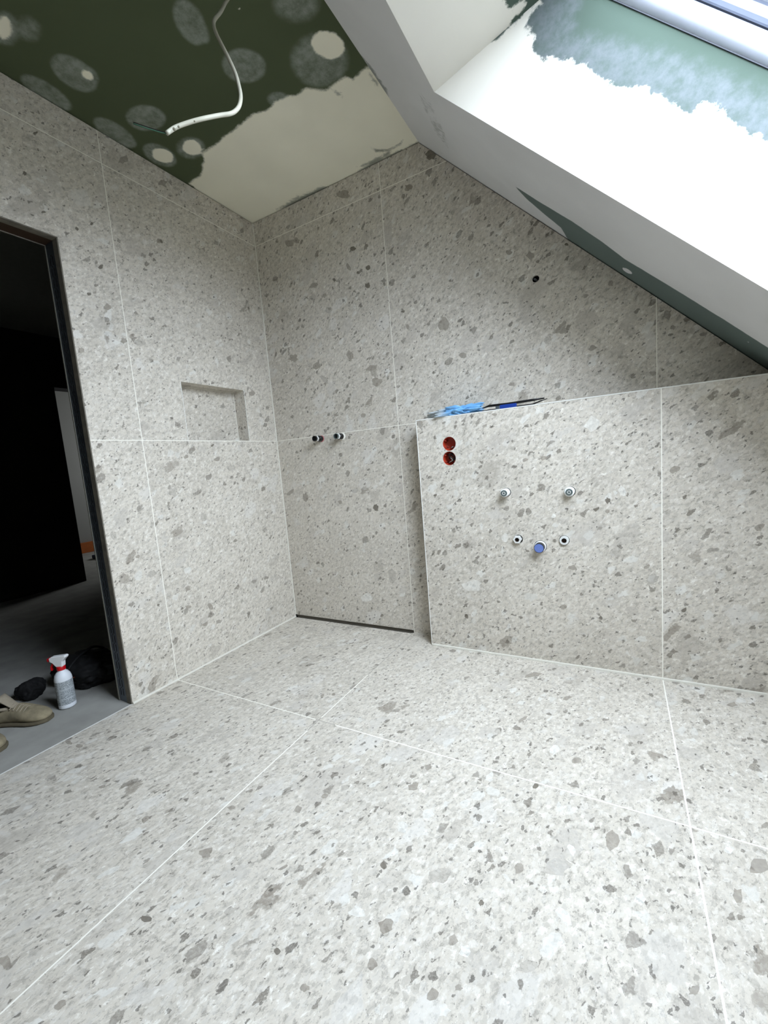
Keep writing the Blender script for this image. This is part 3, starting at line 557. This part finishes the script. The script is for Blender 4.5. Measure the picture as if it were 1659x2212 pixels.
# ------------------------------------------------------------------ pipes and bolts out of the walls
def seg_thing(name, x, y0, z, label, cat, group, segs, tilt=(0, 0)):
    """segs: (part name, material, radius profile along the axis pointing out of the wall, sides)"""
    root = empty(name, (x, y0, z), label=label, category=cat, **({'group': group} if group else {}))
    ax = Vector((tilt[0], -1, tilt[1]))
    for nm, mat, prof, sides, *c in segs:
        mb = MB(); mb.lathe(prof, (x, y0, z), ax, sides, cap0=False, cap1=(not c)); o = mb.done(nm, mat, smooth=sides > 8); reparent(o, root)
        if sides > 8:
            for p in o.data.polygons: p.use_smooth = len(p.vertices) == 4 and True
            es = o.modifiers.new('edge', 'EDGE_SPLIT'); es.split_angle = math.radians(35)
    return root
INS = plain('pink_insulation', (190, 120, 120), .8)
gp = 'shower mixer pipe stubs'
seg_thing('pipe_stub', *(PS[0][0], .0, PS[0][1]), 'left black and steel pipe stub above the drain on the back wall', 'pipe stub', gp, [
    ('collar', INS, [(.0198, -.02), (.0202, .002), (.0165, .003)], 28, 1), ('plug', BLACKP, [(.0165, -.05), (.0165, .008), (.0185, .010), (.0185, .030), (.0165, .032), (.0165, .044)], 28),
    ('ring', BRIGHT, [(.0160, .043), (.0175, .045), (.0175, .058), (.0160, .060)], 6), ('mouth', BLACKP, [(.0165, .060), (.0165, .072), (.0135, .072), (.0130, .061)], 28, 1), ('bore', DARK, [(.0132, .0615), (.0, .0615)], 28)])
seg_thing('pipe_stub', *(PS[1][0], .0, PS[1][1]), 'right black and steel pipe stub above the drain with white plaster round its foot', 'pipe stub', gp, [
    ('plaster_collar', SIL, [(.0235, -.01), (.0235, .003), (.017, .007)], 24, 1), ('plug', BLACKP, [(.0165, -.05), (.0165, .008), (.0180, .010), (.0180, .034), (.0160, .036), (.0160, .040)], 28),
    ('ring', BRIGHT, [(.0155, .039), (.0175, .041), (.0175, .054), (.0155, .056)], 6), ('mouth', ZINC, [(.0162, .056), (.0162, .066), (.0135, .066), (.0130, .057)], 28, 1), ('bore', DARK, [(.0132, .0575), (.0, .0575)], 28)])
seg_thing('conduit_stub', CD[0], .022, CD[1], 'grey conduit end inside the small round hole high in the back wall', 'conduit', None, [('tube', plain('grey_pvc', (120, 124, 126), .5), [(.0045, -.03), (.0045, .018), (.0035, .018), (.0035, .0)], 20, 1)], (-.35, .12))
y0 = -HD
gb = 'threaded fixing rods for the wall hung toilet'
for k_, lab, L_, rs_ in ((0, 'left white sleeved fixing rod in the upper pair on the low wall', .040, .0190), (1, 'right white sleeved fixing rod in the upper pair on the low wall', .030, .0208)):
    seg_thing('fixing_rod', FX[k_][0] - .002, y0, FX[k_][1], lab, 'fixing rod', gb, [
        ('sleeve', WHITEP, [(rs_, -.05), (rs_, L_ - .004), (rs_ - .002, L_ - .001), (.0145, L_)], 32, 1), ('rod', ZINC, [(.0144, .0), (.0144, L_ + .004), (.0132, L_ + .006), (.0075, L_ + .006)], 28, 1), ('socket', BRIGHT, [(.0082, L_ + .0062), (.0058, L_ + .0066), (.0056, L_ + .003)], 6, 1), ('core', ZINC, [(.0054, L_ + .002), (.0050, L_ + .0045), (.0, L_ + .0045)], 12)])
gn = 'hexagonal steel sockets of the toilet fixings'
for k_, lab, L_ in ((2, 'left bright hexagonal socket in the lower pair on the low wall', .018), (3, 'right bright hexagonal socket in the lower pair on the low wall', .010)):
    seg_thing('fixing_socket', FX[k_][0] - (.002 if k_ == 2 else 0), y0, FX[k_][1], lab, 'fixing socket', gn, [
        ('body', BRIGHT, [(.0195, -.05), (.0200, L_ - .004), (.0188, L_), (.0108, L_)], 6 if k_ == 2 else 28, 1), ('bore', WIRE, [(.0112, L_), (.0108, L_ - .014), (.0, L_ - .014)], 6)])
seg_thing('waste_outlet', FX[4][0], y0, FX[4][1], 'white outlet pipe with a blue cap between the two hexagonal sockets', 'pipe outlet', None, [
    ('pipe', WHITEP, [(.0252, -.05), (.0256, .012), (.022, .014)], 36, 1), ('gasket', BLACKP, [(.0205, .01), (.0222, .040), (.0216, .043), (.0198, .043)], 36, 1), ('cap', plain('blue_cap', (100, 120, 180), .4), [(.0199, .040), (.0198, .0435), (.0, .0435)], 36)])

# ------------------------------------------------------------------ things on the ledge
BAGM, t, b = newmat('blue_film'); tc = t.n('ShaderNodeTexCoord').outputs['Object']; xx = t.sep(tc)[0]
nz = t.noise(tc, 40, 3).outputs[0]
t.put(b.inputs['Base Color'], t.mix(t.ss(t.m('ADD', xx, t.m('MULTIPLY', nz, .08)), -.06, .03), lin((214, 224, 228)), lin((128, 192, 244)))); setb(b, Roughness=.25)
b.inputs['Subsurface Weight'].default_value = .0; b.inputs['Transmission Weight'].default_value = .25
def crumple(name, c, size, mat, amp, fr, seed, root=None, flat=True, **pr):
    bm = bmesh.new(); bmesh.ops.create_icosphere(bm, subdivisions=5, radius=1)
    for v in bm.verts:
        p = v.co.copy(); q_ = p * fr + Vector((seed, seed * 1.7, 0))
        d = 1 + amp * mnoise.noise(q_) + amp * .7 * abs(mnoise.noise(q_ * 2.1)) - amp * .4 * abs(mnoise.noise(q_ * 4.3))
        p = p * d; v.co = Vector((p.x * size[0], p.y * size[1], max(p.z * size[2], -size[2] * .75)))
    zmin = min(v.co.z for v in bm.verts)
    for v in bm.verts: v.co.z -= zmin
    me = bpy.data.meshes.new(name); bm.to_mesh(me); bm.free(); o = link(name, me, mat, smooth=True, **pr); o.location = c
    if root: reparent(o, root)
    return o
crumple('plastic_bag', (1.268, -.075, HH + .0015), (.115, .045, .024), BAGM, .75, 1.7, 3.3, label='crumpled clear and blue plastic bag lying on top of the low wall', category='plastic bag')
tool = empty('grout_saw', (1.56, -.08, HH), label='thin black frame tool with blue grip lying on the low wall ledge', category='tool')
yv = -.095; z0 = HH + .002
def pz(u, v):
    d_ = ray(u, v); s_ = (yv - CAM.y) / d_.y; return CAM + d_ * s_
mb = MB(); up_ = [pz(1042, 882), (pz(1056, 877)), pz(1100, 872), pz(1150, 864), pz(1176, 860)]; mb.tube([p for p in up_], [.002, .0055, .006, .0055, .003], 8); reparent(mb.done('upper_rail', BLACKP, smooth=True), tool)
mb = MB(); mb.tube([Vector((p.x, p.y - .002, HH + .0045)) for p in up_[:1] + up_[1:4]] + [pz(1168, 866), pz(1182, 861)], [.002, .003, .0035, .0035, .003, .0015], 8); reparent(mb.done('lower_rail', BLACKP, smooth=True), tool)
a = pz(1080, 876); b_ = pz(1116, 870)
mb = MB(); mb.box((a.x, yv - .008, HH + .002), (b_.x, yv + .008, a.z + .001)); reparent(mb.done('grip', plain('blue_grip', (20, 56, 140), .4), bevel=.002), tool)
mb = MB(); mb.box((a.x - .02, yv - .006, HH + .002), (a.x, yv + .007, a.z - .001)); reparent(mb.done('clamp', STEEL, bevel=.002), tool)

# ------------------------------------------------------------------ spray bottle in the doorway
_b = hit(147, 1525, (0, 0, 0), (0, 0, 1)); bx, by = _b.x, _b.y
sb = empty('spray_bottle', (bx, by, 0), label='white spray bottle with red collar standing on the grey hall floor', category='spray bottle')
SBW = plain('bottle_white', (222, 226, 230), .4, var=.03)
mb = MB(); mb.lathe([(.030, .001), (.034, .004), (.0345, .010), (.0345, .135), (.0335, .145), (.030, .158), (.022, .170), (.0155, .176), (.0145, .182)], (bx, by, 0), (0, 0, 1), 48); reparent(mb.done('body', SBW, smooth=True), sb)
LB, t, b = newmat('printed_label'); tc = t.n('ShaderNodeTexCoord').outputs['Object']; s_ = t.sep(tc)
row = t.m('FRACT', t.m('MULTIPLY', s_[2], 230)); ang = t.m('ARCTAN2', s_[1], s_[0]); wn = t.n('ShaderNodeTexWhiteNoise', noise_dimensions='2D')
cv = t.n('ShaderNodeCombineXYZ'); t.put(cv.inputs[0], t.m('FLOOR', t.m('MULTIPLY', ang, 24))); t.put(cv.inputs[1], t.m('FLOOR', t.m('MULTIPLY', s_[2], 230))); t.L.new(cv.outputs[0], wn.inputs['Vector'])
ink = t.m('MULTIPLY', t.m('LESS_THAN', row, .5), t.m('GREATER_THAN', wn.outputs[0], .35))
blk = t.m('GREATER_THAN', t.m('FRACT', t.m('MULTIPLY', s_[2], 22)), .12); colm = t.m('GREATER_THAN', t.m('ABSOLUTE', t.m('ADD', ang, 1.05)), .07)
ink = t.m('MULTIPLY', t.m('MULTIPLY', ink, blk), colm)
t.put(b.inputs['Base Color'], t.mix(ink, lin((176, 182, 184)), lin((84, 90, 92)))); setb(b, Roughness=.5)
mb = MB(); mb.lathe([(.0349, .022), (.0349, .132)], (0, 0, 0), (0, 0, 1), 48, cap0=False, cap1=False); o = mb.done('label', LB, smooth=True); o.parent = sb
mb = MB(); mb.lathe([(.0165, .180), (.0175, .182), (.0175, .196), (.0165, .198)], (bx, by, 0), (0, 0, 1), 32); reparent(mb.done('collar', REDP), sb)
dn = -Vector((R.x, R.y, 0)).normalized(); pw = Vector((-dn.y, dn.x, 0))          # nozzle points to the left in the photograph
def P_(a, h, w): return Vector((bx, by, 0)) + dn * a + pw * w + Vector((0, 0, h))
def prism(name, prof, hw, mat, bev=.002):
    mb = MB(); n = len(prof); L_ = [P_(a, h, -hw) for a, h in prof] + [P_(a, h, hw) for a, h in prof]
    mb.add(L_, [list(range(n)), [n + i for i in range(n)][::-1]] + [[i, (i + 1) % n, n + (i + 1) % n, n + i] for i in range(n)]); reparent(mb.done(name, mat, bevel=bev), sb)
prism('head', [(-.015, .197), (.014, .197), (.030, .218), (.040, .222), (.042, .240), (.030, .246), (-.030, .250), (-.037, .246), (-.036, .240), (-.018, .222)], .012, WHITEP, .003)
prism('nozzle', [(.042, .224), (.052, .223), (.054, .238), (.042, .240)], .009, REDP)
prism('trigger', [(.026, .216), (.034, .218), (.046, .196), (.046, .180), (.040, .178), (.040, .194)], .006, REDP, .0015)

# ------------------------------------------------------------------ worn shoes
SHOE = plain('worn_suede', (136, 126, 102), .95, var=.85, sc=26); SOLE = plain('worn_sole', (92, 84, 66), .9, var=.3, sc=40); LINING = plain('shoe_lining', (150, 140, 122), .95, var=.2, sc=60)
def shoe(toe, heel, label):
    toe = Vector(toe); heel = Vector(heel); root = empty('work_shoe', tuple(heel), label=label, category='shoe', group='worn beige shoes on the hall floor')
    L_ = (toe - heel).length; ax = (toe - heel).normalized(); sd_ = Vector((-ax.y, ax.x, 0))
    def sec(s, w, zb, zt, n=20, p=2.4, lean=0):
        c = heel + ax * (s * L_) + sd_ * (.008 * math.sin(s * math.pi)); out = []
        for i in range(n):
            a = 2 * math.pi * i / n; ca, sa = math.cos(a), math.sin(a); e_ = 2 / p
            out.append(c + sd_ * (w * math.copysign(abs(ca) ** e_, ca) * (1 - .18 * max(sa, 0))) + Vector((0, 0, (zb + zt) / 2 + (zt - zb) / 2 * math.copysign(abs(sa) ** e_, sa))) + ax * lean * max(sa, 0))
        return out
    T = [(.0, .020, .008, .052), (.03, .030, .004, .066), (.10, .036, .003, .074), (.20, .038, .003, .074), (.32, .038, .004, .074), (.42, .040, .005, .082), (.52, .043, .006, .082), (.62, .047, .006, .072), (.72, .050, .006, .062), (.82, .048, .006, .054), (.91, .040, .007, .047), (.97, .028, .010, .038), (1.0, .012, .016, .028)]
    mb = MB(); mb.loft([sec(*q_) for q_ in T]); reparent(mb.done('upper', SHOE, smooth=True, sub=1), root)
    mb = MB(); mb.loft([sec(s, w + .004, .0, .016, p=5) for s, w, _, _ in [(-.01, .018, 0, 0)] + T[1:-1] + [(1.01, .014, 0, 0)]]); reparent(mb.done('sole', SOLE, smooth=False, bevel=.002), root)
    # opening: dark sheet painted as inner shade, a padded collar, tongue standing up
    c = heel + ax * (.20 * L_) + Vector((0, 0, .075)); mb = MB(); loop = [c + ax * (.055 * math.cos(a)) + sd_ * (.027 * math.sin(a)) + Vector((0, 0, .004 - .006 * math.cos(a))) for a in [2 * math.pi * i / 24 for i in range(25)]]
    mb.tube(loop, .007, 8, caps=False); reparent(mb.done('collar', LINING, smooth=True), root)
    mb = MB(); mb.poly([p + Vector((0, 0, -.001)) for p in loop[:-1]]); reparent(mb.done('opening', DARK), root)
    mb = MB(); secs = []
    for k_ in range(8):
        f_ = k_ / 7; cc = heel + ax * ((.50 - .22 * f_) * L_) + Vector((0, 0, .076 + .052 * f_)); w_ = .020 + .008 * f_; th = .004
        secs.append([cc + sd_ * (w_ * math.cos(a)) + (ax * .8 + Vector((0, 0, .5))) * (th * math.sin(a)) - ax * (.006 * math.cos(a) ** 2) for a in [2 * math.pi * i / 12 for i in range(12)]])
    mb.loft(secs); reparent(mb.done('tongue', LINING, smooth=True), root)
    mb = MB()
    for k_ in range(5):
        f_ = .46 + .05 * k_; zt = .086 - .0045 * k_
        mb.tube(spline([heel + ax * (f_ * L_) + sd_ * -.026 + Vector((0, 0, zt - .012)), heel + ax * ((f_ + .01) * L_) + Vector((0, 0, zt + .002)), heel + ax * ((f_ + .02) * L_) + sd_ * .026 + Vector((0, 0, zt - .012))], 5), .0025, 6)
    reparent(mb.done('laces', LINING, smooth=True), root)
    return root
shoe((-.243, -1.352, 0), (-.476, -1.490, 0), 'worn beige work shoe beside the white spray bottle, tongue up')
shoe((-.175, -1.545, 0), (-.43, -1.64, 0), 'second worn beige work shoe, cut by the left edge of the photo')

# ------------------------------------------------------------------ dark bag and bits in the hall
BLK = plain('black_nylon', (9, 9, 10), .8, var=.3, sc=20)
root = empty('tool_bag', (-.48, -1.12, 0), label='black crumpled tool bag on the hall floor behind the spray bottle', category='bag')
crumple('body', (-.47, -1.08, 0), (.17, .12, .085), BLK, .30, 1.1, 1.2, root)
crumple('pocket', (-.585, -1.29, 0), (.055, .055, .05), BLK, .30, 1.1, 5.1, root)
mb = MB(); mb.tube(spline([(-.42, -1.22, .05), (-.40, -1.21, .11), (-.42, -1.14, .16), (-.46, -1.05, .17), (-.5, -.98, .13)], 8), .006, 8); reparent(mb.done('strap', BLK, smooth=True), root)
mb = MB(); mb.tube(spline([(-.40, -1.205, .085), (-.37, -1.18, .088), (-.345, -1.14, .095)], 6), .0018, 6); reparent(mb.done('piping', plain('orange_piping', (120, 50, 26), .6), smooth=True), root)
mb = MB(); mb.box((-5.29, .6, .0), (-5.25, 2.2, .16)); mb.done('timber_board', plain('orange_timber', (176, 96, 40), .7, var=.2), bevel=.003, label='orange timber board at the foot of the pale wall in the far room', category='board')
mb = MB(); mb.box((-4.55, .93, 0), (-4.3, 1.06, .05)); mb.box((-4.5, .95, .05), (-4.38, 1.03, .09)); mb.done('power_tool', plain('dark_blue', (22, 40, 84), .5), bevel=.01, label='dark blue tool lying on the floor of the far room', category='tool')
mb = MB(); mb.tube(spline([(-4.3, 1.0, .006), (-3.9, .75, .006), (-3.7, .8, .006), (-3.5, 1.05, .006)], 8), .006, 8); mb.done('floor_cable', BLACKP, smooth=True, label='thin black cable lying on the floor of the far room', category='cable')
